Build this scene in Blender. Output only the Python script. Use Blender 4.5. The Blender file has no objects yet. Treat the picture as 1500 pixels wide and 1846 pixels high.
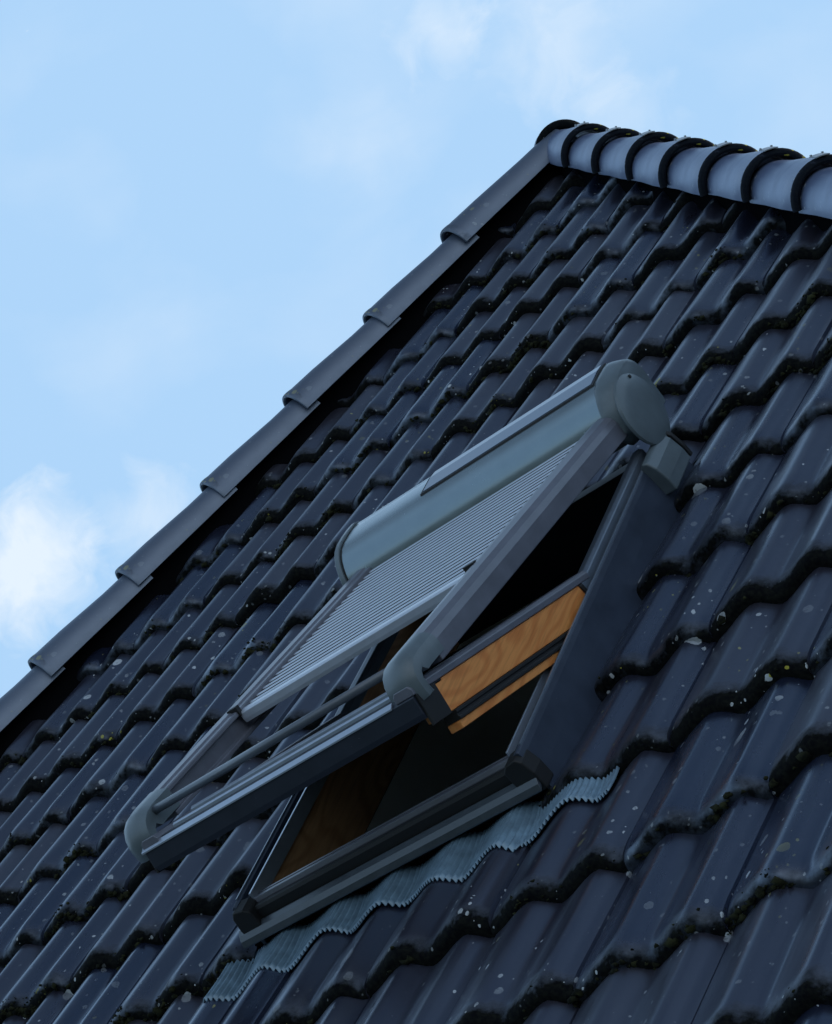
import bpy, math, random
import numpy as np
from mathutils import Matrix, Vector
random.seed(7); rng = np.random.default_rng(11)
D = bpy.data; SC = bpy.context.scene
COL = SC.collection

# ------------------------------------------------------------------ frame of the front roof face
# local: X along the eaves, Y up the slope, Z off the roof; world: Z up
PITCH = math.radians(42.3); Z0 = 4.4
ROOF = Matrix.Translation((0, 0, Z0)) @ Matrix.Rotation(PITCH, 4, 'X')

# ------------------------------------------------------------------ camera
CR = ((0.69272526, 0.30157257, -0.65512266), (-0.43929608, -0.54397581, -0.71491906), (-0.57197086, 0.78303531, -0.24434614))
cm = Matrix((( CR[0][0], -CR[1][0], -CR[2][0], 2.77074235),
             ( CR[0][1], -CR[1][1], -CR[2][1], -5.16889369),
             ( CR[0][2], -CR[1][2], -CR[2][2], 1.65990955), (0, 0, 0, 1)))
cam = D.cameras.new('camera'); cam_o = D.objects.new('camera', cam); COL.objects.link(cam_o)
cam_o.matrix_world = ROOF @ cm
cam.sensor_fit = 'VERTICAL'; cam.sensor_height = 36; cam.lens = 5115.84 / 1846 * 36
cam.clip_start = 0.05; cam.clip_end = 3000
SC.camera = cam_o
SC.cycles.diffuse_bounces = 8

# ------------------------------------------------------------------ light
SUN_DIR = Vector((0.68, 0.72, 0.30)).normalized()
SUN_EL = math.asin(SUN_DIR.z); SUN_AZ = math.atan2(SUN_DIR.x, SUN_DIR.y)
SC.view_settings.view_transform = 'Standard'; SC.view_settings.look = 'None'
SC.view_settings.exposure = 0.3; SC.view_settings.gamma = 1.0
SKY_STRENGTH = 0.06
world = D.worlds.new('World'); SC.world = world; world.use_nodes = True
def build_world():
    nt = world.node_tree; N = nt.nodes; L = nt.links; N.clear()
    out = N.new('ShaderNodeOutputWorld'); bg = N.new('ShaderNodeBackground'); sky = N.new('ShaderNodeTexSky')
    sky.sky_type = 'NISHITA'; sky.sun_disc = False; sky.sun_elevation = SUN_EL; sky.sun_rotation = SUN_AZ
    sky.air_density = 1.2; sky.dust_density = 0.4; sky.ozone_density = 3.0
    tc = N.new('ShaderNodeTexCoord'); mp = N.new('ShaderNodeMapping'); L.new(tc.outputs['Generated'], mp.inputs[0])
    mp.inputs['Scale'].default_value = (1, 1, 1.5)
    n1 = N.new('ShaderNodeTexNoise'); n1.inputs['Scale'].default_value = 13; n1.inputs['Detail'].default_value = 6; n1.inputs['Roughness'].default_value = 0.5; n1.inputs['Distortion'].default_value = 0.25
    L.new(mp.outputs[0], n1.inputs['Vector'])
    n2 = N.new('ShaderNodeTexNoise'); n2.inputs['Scale'].default_value = 3.2; n2.inputs['Detail'].default_value = 3
    L.new(mp.outputs[0], n2.inputs['Vector'])
    mul = N.new('ShaderNodeMath'); mul.operation = 'MULTIPLY'; L.new(n1.outputs[0], mul.inputs[0]); L.new(n2.outputs[0], mul.inputs[1])
    def M2(op, x, y=None, clamp=False):
        k = N.new('ShaderNodeMath'); k.operation = op; k.use_clamp = clamp
        for v, i in ((x, 0), (y, 1)):
            if v is None: continue
            if isinstance(v, (int, float)): k.inputs[i].default_value = v
            else: L.new(v, k.inputs[i])
        return k.outputs[0]
    nrm = N.new('ShaderNodeVectorMath'); nrm.operation = 'NORMALIZE'; L.new(tc.outputs['Generated'], nrm.inputs[0])
    # faint wisps all over, banks of cloud in view, unseen bank behind added as fill
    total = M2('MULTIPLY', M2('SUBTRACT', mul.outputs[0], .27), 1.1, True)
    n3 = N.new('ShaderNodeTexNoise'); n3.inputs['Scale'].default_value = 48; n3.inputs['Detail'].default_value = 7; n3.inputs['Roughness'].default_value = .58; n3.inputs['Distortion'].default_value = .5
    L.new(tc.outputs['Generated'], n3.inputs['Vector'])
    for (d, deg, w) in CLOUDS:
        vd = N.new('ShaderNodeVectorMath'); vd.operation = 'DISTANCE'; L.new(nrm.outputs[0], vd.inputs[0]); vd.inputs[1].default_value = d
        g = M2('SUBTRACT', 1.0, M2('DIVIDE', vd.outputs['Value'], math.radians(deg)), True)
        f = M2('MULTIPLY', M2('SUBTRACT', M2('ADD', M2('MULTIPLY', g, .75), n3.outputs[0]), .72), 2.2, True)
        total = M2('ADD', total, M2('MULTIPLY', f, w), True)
    class _O: outputs = [total]
    rp = _O
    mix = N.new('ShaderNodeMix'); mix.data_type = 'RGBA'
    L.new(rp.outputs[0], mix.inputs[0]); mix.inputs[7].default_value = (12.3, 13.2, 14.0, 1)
    haze = N.new('ShaderNodeMix'); haze.data_type = 'RGBA'
    sxyz = N.new('ShaderNodeSeparateXYZ'); L.new(tc.outputs['Generated'], sxyz.inputs[0])      # the veil thins out towards the zenith, shaped to darken the tile flanks
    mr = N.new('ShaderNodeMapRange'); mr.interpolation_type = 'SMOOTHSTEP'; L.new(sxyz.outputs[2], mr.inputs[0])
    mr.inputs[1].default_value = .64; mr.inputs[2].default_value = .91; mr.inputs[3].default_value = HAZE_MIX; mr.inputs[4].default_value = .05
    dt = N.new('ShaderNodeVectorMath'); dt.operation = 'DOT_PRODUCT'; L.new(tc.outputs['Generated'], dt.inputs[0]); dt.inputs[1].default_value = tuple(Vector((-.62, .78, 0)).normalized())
    mr2 = N.new('ShaderNodeMapRange'); mr2.interpolation_type = 'SMOOTHSTEP'; L.new(dt.outputs['Value'], mr2.inputs[0])      # and is thickest beyond the roof, shaped to keep camera-facing sides darker
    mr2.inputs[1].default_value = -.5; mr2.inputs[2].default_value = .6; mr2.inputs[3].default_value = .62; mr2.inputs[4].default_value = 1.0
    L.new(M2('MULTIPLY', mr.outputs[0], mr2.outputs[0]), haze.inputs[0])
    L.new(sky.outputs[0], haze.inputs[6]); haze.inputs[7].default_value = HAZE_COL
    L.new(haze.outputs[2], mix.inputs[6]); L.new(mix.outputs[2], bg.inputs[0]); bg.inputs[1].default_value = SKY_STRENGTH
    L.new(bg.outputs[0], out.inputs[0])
CLOUDS = [((-.6702, .6451, .367), 2.4, .75), ((-.6348, .6784, .3698), 1.6, .38), ((-.4846, .7248, .4897), 1.5, .38), ((-.4576, .7532, .4724), 2.4, .32), ((-.5241, .7143, .4638), 1.8, .12), ((-.457, .7702, .445), 2.0, .22), ((-.80, .55, .25), 9, .6), ((.3, .9, .3), 14, .5), ((.62, -.66, .42), 75, .6)]  # widest bank, behind the camera, is unseen and added as fill light
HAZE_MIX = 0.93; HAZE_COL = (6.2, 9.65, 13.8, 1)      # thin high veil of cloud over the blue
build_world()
sl = D.lights.new('sun', 'SUN'); sl.energy = 2.0; sl.angle = math.radians(0.5); sl.color = (1.0, 0.93, 0.84)
so = D.objects.new('sun', sl); COL.objects.link(so); so.rotation_euler = SUN_DIR.to_track_quat('Z', 'Y').to_euler(); so.location = (-8, 8, 12)

# ------------------------------------------------------------------ materials
def mat(name, color=(.1, .1, .1), rough=.5, metal=0.0, spec=.5):
    m = D.materials.new(name); m.use_nodes = True
    b = m.node_tree.nodes['Principled BSDF']
    b.inputs['Base Color'].default_value = (*color, 1); b.inputs['Roughness'].default_value = rough
    b.inputs['Metallic'].default_value = metal; b.inputs['Specular IOR Level'].default_value = spec
    return m, m.node_tree.nodes, m.node_tree.links, b
def rgbmix(N, L, fac, a, b):
    x = N.new('ShaderNodeMix'); x.data_type = 'RGBA'
    for v, i in ((fac, 0), (a, 6), (b, 7)):
        if isinstance(v, (int, float)): x.inputs[i].default_value = v
        elif isinstance(v, tuple): x.inputs[i].default_value = (*v, 1) if len(v) == 3 else v
        else: L.new(v, x.inputs[i])
    return x.outputs[2]
def noise(N, L, scale, detail=4, rough=.55, vec=None, dist=0.0):
    n = N.new('ShaderNodeTexNoise'); n.inputs['Scale'].default_value = scale; n.inputs['Detail'].default_value = detail
    n.inputs['Roughness'].default_value = rough; n.inputs['Distortion'].default_value = dist
    if vec is not None: L.new(vec, n.inputs['Vector'])
    return n.outputs[0]
def math_(N, L, op, a, b=None, clamp=False):
    x = N.new('ShaderNodeMath'); x.operation = op; x.use_clamp = clamp
    for v, i in ((a, 0), (b, 1)):
        if v is None: continue
        if isinstance(v, (int, float)): x.inputs[i].default_value = v
        else: L.new(v, x.inputs[i])
    return x.outputs[0]
def ramp(N, L, fac, p0, p1, c0=(0, 0, 0), c1=(1, 1, 1)):
    r = N.new('ShaderNodeValToRGB'); e = r.color_ramp.elements
    e[0].position = p0; e[0].color = (*c0, 1); e[1].position = p1; e[1].color = (*c1, 1); L.new(fac, r.inputs[0]); return r.outputs[0]
def bump(N, L, b, h, strength=.3, dist=.002):
    u = N.new('ShaderNodeBump'); u.inputs['Strength'].default_value = strength; u.inputs['Distance'].default_value = dist
    L.new(h, u.inputs['Height']); L.new(u.outputs[0], b.inputs['Normal'])

def tile_material(name='concrete_tile', base=(.010, .014, .033), alt=(.026, .022, .031), rough=.30, spots=True, nose=True):
    m, N, L, b = mat(name, base, rough)
    b.inputs['IOR'].default_value = 2.0; b.inputs['Specular IOR Level'].default_value = .6; b.inputs['Specular Tint'].default_value = (.72, .83, 1.0, 1)
    tc = N.new('ShaderNodeTexCoord'); V = tc.outputs['Object']
    at = N.new('ShaderNodeAttribute'); at.attribute_name = 'tint'; sep = N.new('ShaderNodeSeparateColor'); L.new(at.outputs['Color'], sep.inputs[0])
    tint, nos = sep.outputs[0], sep.outputs[1]
    mpv = N.new('ShaderNodeMapping'); L.new(V, mpv.inputs[0]); mpv.inputs['Scale'].default_value = (14, 2.2, 14)
    streak = noise(N, L, 1.0, 5, .6, mpv.outputs[0])
    c = rgbmix(N, L, tint, base, alt)
    dust = ramp(N, L, streak, .50, .78)
    c = rgbmix(N, L, math_(N, L, 'MULTIPLY', dust, .30), c, (.060, .063, .072))
    grain = noise(N, L, 420, 3, .6, V)
    c = rgbmix(N, L, math_(N, L, 'MULTIPLY', ramp(N, L, grain, .45, .75), .25), c, (.012, .013, .016))
    rg = math_(N, L, 'ADD', math_(N, L, 'MULTIPLY', streak, .30), math_(N, L, 'ADD', math_(N, L, 'MULTIPLY', tint, .10), rough - .20))
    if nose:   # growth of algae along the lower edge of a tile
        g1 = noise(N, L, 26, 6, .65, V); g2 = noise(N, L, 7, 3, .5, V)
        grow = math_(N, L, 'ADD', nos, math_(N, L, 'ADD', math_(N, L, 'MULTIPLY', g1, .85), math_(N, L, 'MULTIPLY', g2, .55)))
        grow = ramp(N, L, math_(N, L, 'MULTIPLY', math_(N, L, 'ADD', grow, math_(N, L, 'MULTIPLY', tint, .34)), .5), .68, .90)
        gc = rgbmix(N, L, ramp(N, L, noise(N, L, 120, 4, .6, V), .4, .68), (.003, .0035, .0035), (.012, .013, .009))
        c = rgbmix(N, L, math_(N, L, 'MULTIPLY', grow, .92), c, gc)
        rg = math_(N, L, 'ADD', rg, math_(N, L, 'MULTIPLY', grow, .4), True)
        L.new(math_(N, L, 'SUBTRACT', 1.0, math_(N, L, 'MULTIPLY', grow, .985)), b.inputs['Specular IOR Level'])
    if spots:  # crusts of pale and yellow lichen
        mp2 = N.new('ShaderNodeMapping'); L.new(V, mp2.inputs[0]); mp2.inputs['Scale'].default_value = (1.0, .75, 1.0)
        wob = N.new('ShaderNodeTexNoise'); wob.inputs['Scale'].default_value = 60; wob.inputs['Detail'].default_value = 3; L.new(mp2.outputs[0], wob.inputs['Vector'])
        add = N.new('ShaderNodeVectorMath'); add.operation = 'MULTIPLY_ADD'; L.new(wob.outputs['Color'], add.inputs[0]); add.inputs[1].default_value = (.012,) * 3; L.new(mp2.outputs[0], add.inputs[2])
        tot = None
        for sc, thr, dens in ((13, .26, .13), (30, .30, .15), (70, .34, .16), (150, .36, .045)):
            vo = N.new('ShaderNodeTexVoronoi'); vo.inputs['Scale'].default_value = sc; L.new(add.outputs[0], vo.inputs['Vector'])
            sp = N.new('ShaderNodeSeparateColor'); L.new(vo.outputs['Color'], sp.inputs[0])
            on = math_(N, L, 'LESS_THAN', sp.outputs[0], dens)
            sz = math_(N, L, 'MULTIPLY', sp.outputs[1], thr)
            k = math_(N, L, 'MULTIPLY', on, math_(N, L, 'LESS_THAN', vo.outputs['Distance'], sz))
            tot = k if tot is None else math_(N, L, 'MAXIMUM', tot, k)
            if sc == 13: yel = math_(N, L, 'GREATER_THAN', sp.outputs[2], .90)
        clump = math_(N, L, 'ADD', ramp(N, L, noise(N, L, 3.3, 3, .5, V), .50, .66), math_(N, L, 'MULTIPLY', nos, ramp(N, L, noise(N, L, 5.3, 3, .5, V), .5, .6)), True)
        crumb = ramp(N, L, noise(N, L, 150, 3, .7, V), .26, .46)
        k = math_(N, L, 'MULTIPLY', tot, math_(N, L, 'MULTIPLY', math_(N, L, 'ADD', math_(N, L, 'MULTIPLY', clump, .8), .2, True), crumb))
        sc_col = rgbmix(N, L, yel, (.56, .59, .60), (.46, .42, .07))
        c = rgbmix(N, L, math_(N, L, 'MULTIPLY', k, .9), c, sc_col)
        rg = math_(N, L, 'ADD', rg, math_(N, L, 'MULTIPLY', k, .4), True)
    L.new(c, b.inputs['Base Color']); L.new(rg, b.inputs['Roughness'])
    hh = math_(N, L, 'ADD', math_(N, L, 'MULTIPLY', grain, .35), noise(N, L, 38, 5, .6, V))
    bump(N, L, b, hh, .10, .003)
    return m
M = {}
M['tile'] = tile_material()
M['hip_old'] = tile_material('hip_tile_weathered', (.052, .070, .112), (.060, .074, .104), .46)
M['hip'] = tile_material('hip_tile_sky_sheen', (.105, .14, .25), (.11, .14, .235), .34, True, True)  # right hip: same kind of tile, the sky's sheen put into its colour

def metal_paint(name, col, rough=.42, spec=.5, metal=0.0, nscale=18, var=.15, coat=.5):
    m, N, L, b = mat(name, col, rough, metal, spec); b.inputs['Coat Weight'].default_value = coat; b.inputs['Coat Roughness'].default_value = .22
    tc = N.new('ShaderNodeTexCoord'); V = tc.outputs['Object']
    n = noise(N, L, nscale, 5, .6, V); n2 = noise(N, L, 160, 3, .6, V)
    dark = tuple(x * (1 - var) for x in col); lite = tuple(min(1, x * (1 + var)) for x in col)
    c = rgbmix(N, L, ramp(N, L, n, .3, .7), dark, lite)
    speck = ramp(N, L, n2, .70, .76)
    c = rgbmix(N, L, math_(N, L, 'MULTIPLY', speck, .35), c, (.25, .26, .26))
    L.new(c, b.inputs['Base Color']); L.new(math_(N, L, 'ADD', math_(N, L, 'MULTIPLY', n, .2), rough - .1), b.inputs['Roughness'])
    bump(N, L, b, n2, .08, .001)
    return m
M['alu'] = metal_paint('grey_painted_aluminium', (.115, .135, .165), .38)
M['alu_dark'] = metal_paint('dark_grey_aluminium', (.020, .026, .042), .48, .5, 0, 18, .15, .10)
M['rail'] = metal_paint('grey_rail_aluminium', (.14, .148, .185), .42)
M['plastic'] = metal_paint('grey_plastic_cap', (.12, .155, .175), .45)
M['box'] = metal_paint('satin_box_aluminium', (.25, .31, .34), .24, .6, .65, 18, .05, .25)
M['slat'] = metal_paint('shutter_slat_paint', (.56, .61, .70), .36, .6, .2, 30, .06)
M['trim2'] = metal_paint('mid_grey_aluminium', (.16, .20, .26), .34, .6, .2, 30, .08)
M['side'] = metal_paint('blue_grey_side_cover', (.042, .056, .088), .40, .5, 0, 14, .2, .1)
M['sill'] = metal_paint('dark_sill_cover', (.050, .062, .078), .36, .6, 0, 30, .2)
M['trim'] = metal_paint('aluminium_trim_and_glint', (.42, .48, .58), .32, .6, .5, 30, .06)
M['lead'] = metal_paint('pleated_lead_skirt', (.20, .31, .40), .42, .6, .25, 40, .25)
M['rubber'] = mat('black_rubber', (.012, .012, .013), .6)[0]
M['clip'] = mat('bare_metal_clip', (.40, .43, .46), .4, .6)[0]
m, N, L, b = mat('solar_panel_glass', (.10, .14, .22), .14, 0, .8); M['solar'] = m
def wood(name, c0, c1, rough=.45):
    m, N, L, b = mat(name, c0, rough)
    tc = N.new('ShaderNodeTexCoord'); mp = N.new('ShaderNodeMapping'); L.new(tc.outputs['Object'], mp.inputs[0]); mp.inputs['Scale'].default_value = (9, 3.0, 9)
    fig = noise(N, L, 1.0, 1.5, .45, mp.outputs[0], .3)
    rings = math_(N, L, 'ADD', math_(N, L, 'MULTIPLY', math_(N, L, 'SINE', math_(N, L, 'MULTIPLY', fig, 70.0)), .5), .5)
    mp2 = N.new('ShaderNodeMapping'); L.new(tc.outputs['Object'], mp2.inputs[0]); mp2.inputs['Scale'].default_value = (160, 8, 160)
    f = noise(N, L, 1.0, 4, .6, mp2.outputs[0])
    c = rgbmix(N, L, math_(N, L, 'MULTIPLY', ramp(N, L, rings, .25, 1.0), .60), c0, c1)
    c = rgbmix(N, L, math_(N, L, 'MULTIPLY', ramp(N, L, f, .45, .7), .35), c, tuple(x * .55 for x in c1))
    vo = N.new('ShaderNodeTexVoronoi'); vo.inputs['Scale'].default_value = 9; L.new(tc.outputs['Object'], vo.inputs['Vector'])
    knot = ramp(N, L, vo.outputs['Distance'], .045, .075, (1, 1, 1), (0, 0, 0))
    c = rgbmix(N, L, math_(N, L, 'MULTIPLY', knot, .8), c, tuple(x * .25 for x in c1))
    L.new(c, b.inputs['Base Color']); bump(N, L, b, f, .1, .001); return m
M['pine'] = wood('varnished_pine', (.95, .38, .11), (.74, .215, .05), .38)
M['jamb'] = wood('brown_stained_pine', (.62, .34, .17), (.42, .20, .085), .5)
m, N, L, b = mat('white_plaster', (.88, .90, .89), .8); M['plaster'] = m
tcn = N.new('ShaderNodeTexCoord'); bump(N, L, b, noise(N, L, 60, 4, .6, tcn.outputs['Object']), .2, .002)
M['room'] = mat('room_wall_paint', (.65, .65, .64), .9)[0]
M['felt_shade'] = mat('felt_and_gap_shade', (.005, .005, .006), .9, 0, .0)[0]  # felt; its black also stands for shade in gaps
m = D.materials.new('window_glass'); m.use_nodes = True; N, L = m.node_tree.nodes, m.node_tree.links; N.clear()
o_ = N.new('ShaderNodeOutputMaterial'); mx = N.new('ShaderNodeMixShader'); tr = N.new('ShaderNodeBsdfTransparent'); gl = N.new('ShaderNodeBsdfGlossy'); fr = N.new('ShaderNodeFresnel')
tr.inputs[0].default_value = (.88, .91, .90, 1); gl.inputs['Roughness'].default_value = .02; fr.inputs[0].default_value = 1.5
L.new(fr.outputs[0], mx.inputs[0]); L.new(tr.outputs[0], mx.inputs[1]); L.new(gl.outputs[0], mx.inputs[2]); L.new(mx.outputs[0], o_.inputs[0]); M['glass'] = m
m, N, L, b = mat('dry_moss', (.02, .022, .012), .95, 0, .2); tcn = N.new('ShaderNodeTexCoord')
L.new(rgbmix(N, L, ramp(N, L, noise(N, L, 45, 4, .6, tcn.outputs['Object']), .40, .72), (.004, .005, .003), (.040, .042, .016)), b.inputs['Base Color']); M['moss'] = m
m, N, L, b = mat('brick_wall', (.30, .13, .08), .85); tcn = N.new('ShaderNodeTexCoord'); mpn = N.new('ShaderNodeMapping'); L.new(tcn.outputs['Object'], mpn.inputs[0]); mpn.inputs['Rotation'].default_value = (math.pi / 2, 0, 0)
bk = N.new('ShaderNodeTexBrick'); L.new(mpn.outputs[0], bk.inputs['Vector']); bk.inputs['Scale'].default_value = 1.0; bk.inputs['Brick Width'].default_value = .22; bk.inputs['Row Height'].default_value = .065; bk.inputs['Mortar Size'].default_value = .006
bk.inputs['Color1'].default_value = (.30, .12, .075, 1); bk.inputs['Color2'].default_value = (.22, .09, .06, 1); bk.inputs['Mortar'].default_value = (.35, .33, .30, 1); L.new(bk.outputs[0], b.inputs['Base Color']); M['brick'] = m
m, N, L, b = mat('lawn', (.06, .10, .03), .95); tcn = N.new('ShaderNodeTexCoord'); L.new(rgbmix(N, L, noise(N, L, 1.3, 6, .6, tcn.outputs['Object']), (.030, .045, .018), (.065, .08, .038)), b.inputs['Base Color']); M['lawn'] = m
M['gutter'] = metal_paint('zinc_gutter', (.30, .32, .34), .45, .5, .4)

# ------------------------------------------------------------------ helpers
class MB:
    """collects shapes, links them as ONE mesh object"""
    def __init__(s): s.v, s.f, s.mi, s.sm = [], [], [], []
    def add(s, verts, faces, mi=0, smooth=False):
        k = len(s.v); s.v += [tuple(p) for p in verts]; s.f += [tuple(i + k for i in f) for f in faces]
        s.mi += [mi] * len(faces); s.sm += [smooth] * len(faces)
    def prism(s, prof, fn, x0, x1, mi=0, smooth=False, caps=True):
        """closed profile [(a,b)] swept along x; fn(x,a,b)->point. x0/x1 may be functions of (a,b)"""
        n = len(prof); e0 = x0 if callable(x0) else (lambda a, b: x0); e1 = x1 if callable(x1) else (lambda a, b: x1)
        V = [fn(e0(a, b), a, b) for a, b in prof] + [fn(e1(a, b), a, b) for a, b in prof]
        F = [(i, (i + 1) % n, n + (i + 1) % n, n + i) for i in range(n)]
        s.add(V, F, mi, smooth)
        if caps: s.add(V, [tuple(range(n))[::-1], tuple(range(n, 2 * n))], mi, False)
    def box(s, fn, x0, x1, a0, a1, b0, b1, mi=0):
        s.prism([(a0, b0), (a1, b0), (a1, b1), (a0, b1)], fn, x0, x1, mi)
    def tube(s, pts, r, n=10, mi=0):
        pts = [Vector(p) for p in pts]; V = []; F = []
        for i, p in enumerate(pts):
            t = (pts[min(i + 1, len(pts) - 1)] - pts[max(i - 1, 0)]).normalized()
            a = t.orthogonal().normalized(); c = t.cross(a)
            V += [p + r * (math.cos(2 * math.pi * k / n) * a + math.sin(2 * math.pi * k / n) * c) for k in range(n)]
        for i in range(len(pts) - 1):
            F += [(i * n + k, i * n + (k + 1) % n, (i + 1) * n + (k + 1) % n, (i + 1) * n + k) for k in range(n)]
        s.add(V, F, mi, True); s.add(V, [tuple(range(n))[::-1], tuple(range((len(pts) - 1) * n, len(pts) * n))], mi)
    def lathe(s, fn, prof, n=40, mi=0):
        """prof [(x, r)] turned about the x axis of fn(x, a, b)"""
        V = [fn(x, r * math.cos(2 * math.pi * k / n), r * math.sin(2 * math.pi * k / n)) for x, r in prof for k in range(n)]
        F = [(i * n + k, i * n + (k + 1) % n, (i + 1) * n + (k + 1) % n, (i + 1) * n + k) for i in range(len(prof) - 1) for k in range(n)]
        s.add(V, F, mi, True); s.add(V, [tuple(range(n)), tuple(range((len(prof) - 1) * n, len(prof) * n))[::-1]], mi)
    def build(s, name, mats, parent=None, bevel=0.0, world=None, autosmooth=None):
        me = D.meshes.new(name); me.from_pydata([tuple(p) for p in s.v], [], s.f)
        for m_ in (mats if isinstance(mats, (list, tuple)) else [mats]): me.materials.append(m_)
        me.polygons.foreach_set('material_index', s.mi); me.polygons.foreach_set('use_smooth', s.sm)
        import bmesh
        bm = bmesh.new(); bm.from_mesh(me); bmesh.ops.remove_doubles(bm, verts=bm.verts, dist=1e-5); bmesh.ops.recalc_face_normals(bm, faces=bm.faces); bm.to_mesh(me); bm.free()
        if autosmooth: me.set_sharp_from_angle(angle=math.radians(autosmooth))
        o = D.objects.new(name, me); COL.objects.link(o)
        if parent is not None: o.parent = parent
        elif world is not None: o.matrix_world = world
        if bevel:
            md = o.modifiers.new('bevel', 'BEVEL'); md.width = bevel; md.segments = 2; md.limit_method = 'ANGLE'; md.angle_limit = math.radians(35); md.harden_normals = True
        return o
def thing(name, label, cat, mw, group=None):
    o = D.objects.new(name, None); COL.objects.link(o); o.matrix_world = mw; o.empty_display_size = .2
    o['label'] = label; o['category'] = cat
    if group: o['group'] = group
    return o
def ident(x, a, b): return Vector((x, a, b))

# ------------------------------------------------------------------ pantiles
WAVE, GAUGE, TH, HH = 0.150, 0.311, 0.030, 0.0285
JOINT = 0.044                      # joint lies this far right of a narrow roll
def smooth(t): t = np.clip(t, 0, 1); return t * t * (3 - 2 * t)
def profile(x):
    """height of the tile surface across, x relative to a narrow (joint side) roll; crest = 0.
    Each wave: a rounded crest, a steep right flank, a flat pan and a long rise to the next crest"""
    x = np.mod(np.asarray(x, float) - JOINT, .30) + JOINT      # JOINT .. .30+JOINT
    best = np.zeros_like(x)
    for c, end, p in ((0.0, .043, 1.0), (.150, .054, 1.2), (.300, .043, 1.0), (.450, .054, 1.2)):
        d = x - c
        q = np.clip(d / end, 0, 1); right = 1 - (.12 * q + .88 * smooth(q ** p))
        u = np.clip(-d / .104, 0, 1); left = 1 - (.30 * u + .70 * smooth(u))
        best = np.maximum(best, np.where(d > 0, right, left))
    return HH * (best - 1)
def tile_patch(x0, x1, s0, s1, yn, xj, nose, dx=None, jit=(0, 0, 0), nx=27, ny=12):
    """one tile: x0..x1 across, s0..s1 up from the nose at yn -> verts, faces, attr"""
    us = np.linspace(0, 1, max(4, int(nx * (x1 - x0) / .3)))
    xs = x0 + (x1 - x0) * us
    ss = list(np.linspace(s0, s1, ny)) if not nose else [0, .004, .010, .018, .03, .05] + list(np.linspace(.08, s1, ny - 4))
    rows = []
    for s in ss:
        p = profile(xs - xj)
        h = p - .007 * np.clip(1 - (xs - xj - JOINT) / .012, 0, 1) - TH * s / GAUGE + jit[0] + jit[1] * (xs - xs.mean()) + jit[2] * s
        if nose: h = h - .010 * max(0, 1 - s / .05) ** 2.2 - .006 * max(0, 1 - s / .010) ** 2
        rows.append(np.stack([xs, np.full_like(xs, yn + s), h], 1))
    A = [np.array([max(0, 1 - s / .075) if nose else 0] * len(xs)) for s in ss]
    pre = []; preA = []
    if nose:
        p = rows[0].copy()
        a = p.copy(); a[:, 2] -= .006; a[:, 1] -= .002
        c = p.copy(); c[:, 2] -= .020; c[:, 1] -= .001 + .003 * rng.random(len(xs))
        d = p.copy(); d[:, 2] = profile(xs - xj) + jit[0] - .0335; d[:, 1] += .004
        e = d.copy(); e[:, 1] += .06; e[:, 2] += .004
        pre = [e, d, c, a]; preA = [np.ones(len(xs))] * 4
    rows = pre + rows; A = preA + A
    n = len(xs); V = np.concatenate(rows); att = np.concatenate(A); F = []
    for r in range(len(rows) - 1):
        for k in range(n - 1): F.append((r * n + k, r * n + k + 1, (r + 1) * n + k + 1, (r + 1) * n + k))
    # right edge: the visible lip at the joint
    ed = V.reshape(len(rows), n, 3)[len(pre):, -1].copy(); b0 = len(V); ed2 = ed.copy(); ed2[:, 2] -= .012; ed2[:, 0] += .001
    V = np.concatenate([V, ed2]); att = np.concatenate([att, A[-1][0] * np.zeros(len(ed))])
    for r in range(len(ed) - 1): F.append(((r + len(pre)) * n + n - 1, b0 + r, b0 + r + 1, (r + 1 + len(pre)) * n + n - 1))
    return V, F, att
def cut(rect, hole):
    """rect minus hole -> list of rects (x0,x1,y0,y1)"""
    x0, x1, y0, y1 = rect; a0, a1, b0, b1 = hole
    if x1 <= a0 or x0 >= a1 or y1 <= b0 or y0 >= b1: return [rect]
    out = []
    if x0 < a0: out.append((x0, a0, y0, y1))
    if x1 > a1: out.append((a1, x1, y0, y1))
    m0, m1 = max(x0, a0), min(x1, a1)
    if y0 < b0: out.append((m0, m1, y0, b0))
    if y1 > b1: out.append((m0, m1, b1, y1))
    return out
HOLES = [(-.850, -.0745, -1.475, -.42), (-.850, -.104, -1.59, -1.474)]
moss_pts = []
def tile_field(inside, xr, yr, holes=(), moss=False, detail=1.0, phase=0.0):
    Vs, Fs, At = [], [], []; k0 = 0
    for j in range(int(-yr[1] / GAUGE) - 2, int(-yr[0] / GAUGE) + 2):
        yn = -GAUGE * j
        if yn < yr[0] - .01 or yn > yr[1]: continue
        for k in range(int(xr[0] / .3) - 2, int(xr[1] / .3) + 2):
            xj = .15 + .30 * k + phase
            x0 = xj + JOINT; x1 = xj + .30 + JOINT + .001
            if not any(inside(x, y) for x in (x0, x1) for y in (yn, yn + GAUGE)): continue
            rects = [(x0, x1, yn, yn + GAUGE + .03)]
            for h in holes: rects = [q for r in rects for q in cut(r, h)]
            jit = (rng.normal(0, .0018), rng.normal(0, .010), rng.normal(0, .004)); tint = rng.random()
            shift = rng.normal(0, .003)
            for (a0, a1, b0, b1) in rects:
                if a1 - a0 < .012 or b1 - b0 < .02: continue
                nose = abs(b0 - yn) < 1e-6
                V, F, att = tile_patch(a0, a1, b0 - yn, b1 - yn, yn + shift, xj, nose, jit=jit, nx=max(8, int(30 * detail)))
                Vs.append(V); Fs += [tuple(i + k0 for i in f) for f in F]; k0 += len(V)
                At.append(np.stack([np.full(len(V), tint), att, np.zeros(len(V)), np.ones(len(V))], 1))
                if nose and moss: moss_pts.append((a0, a1, yn + shift, xj, jit))
    return np.concatenate(Vs), Fs, np.concatenate(At)
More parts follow.
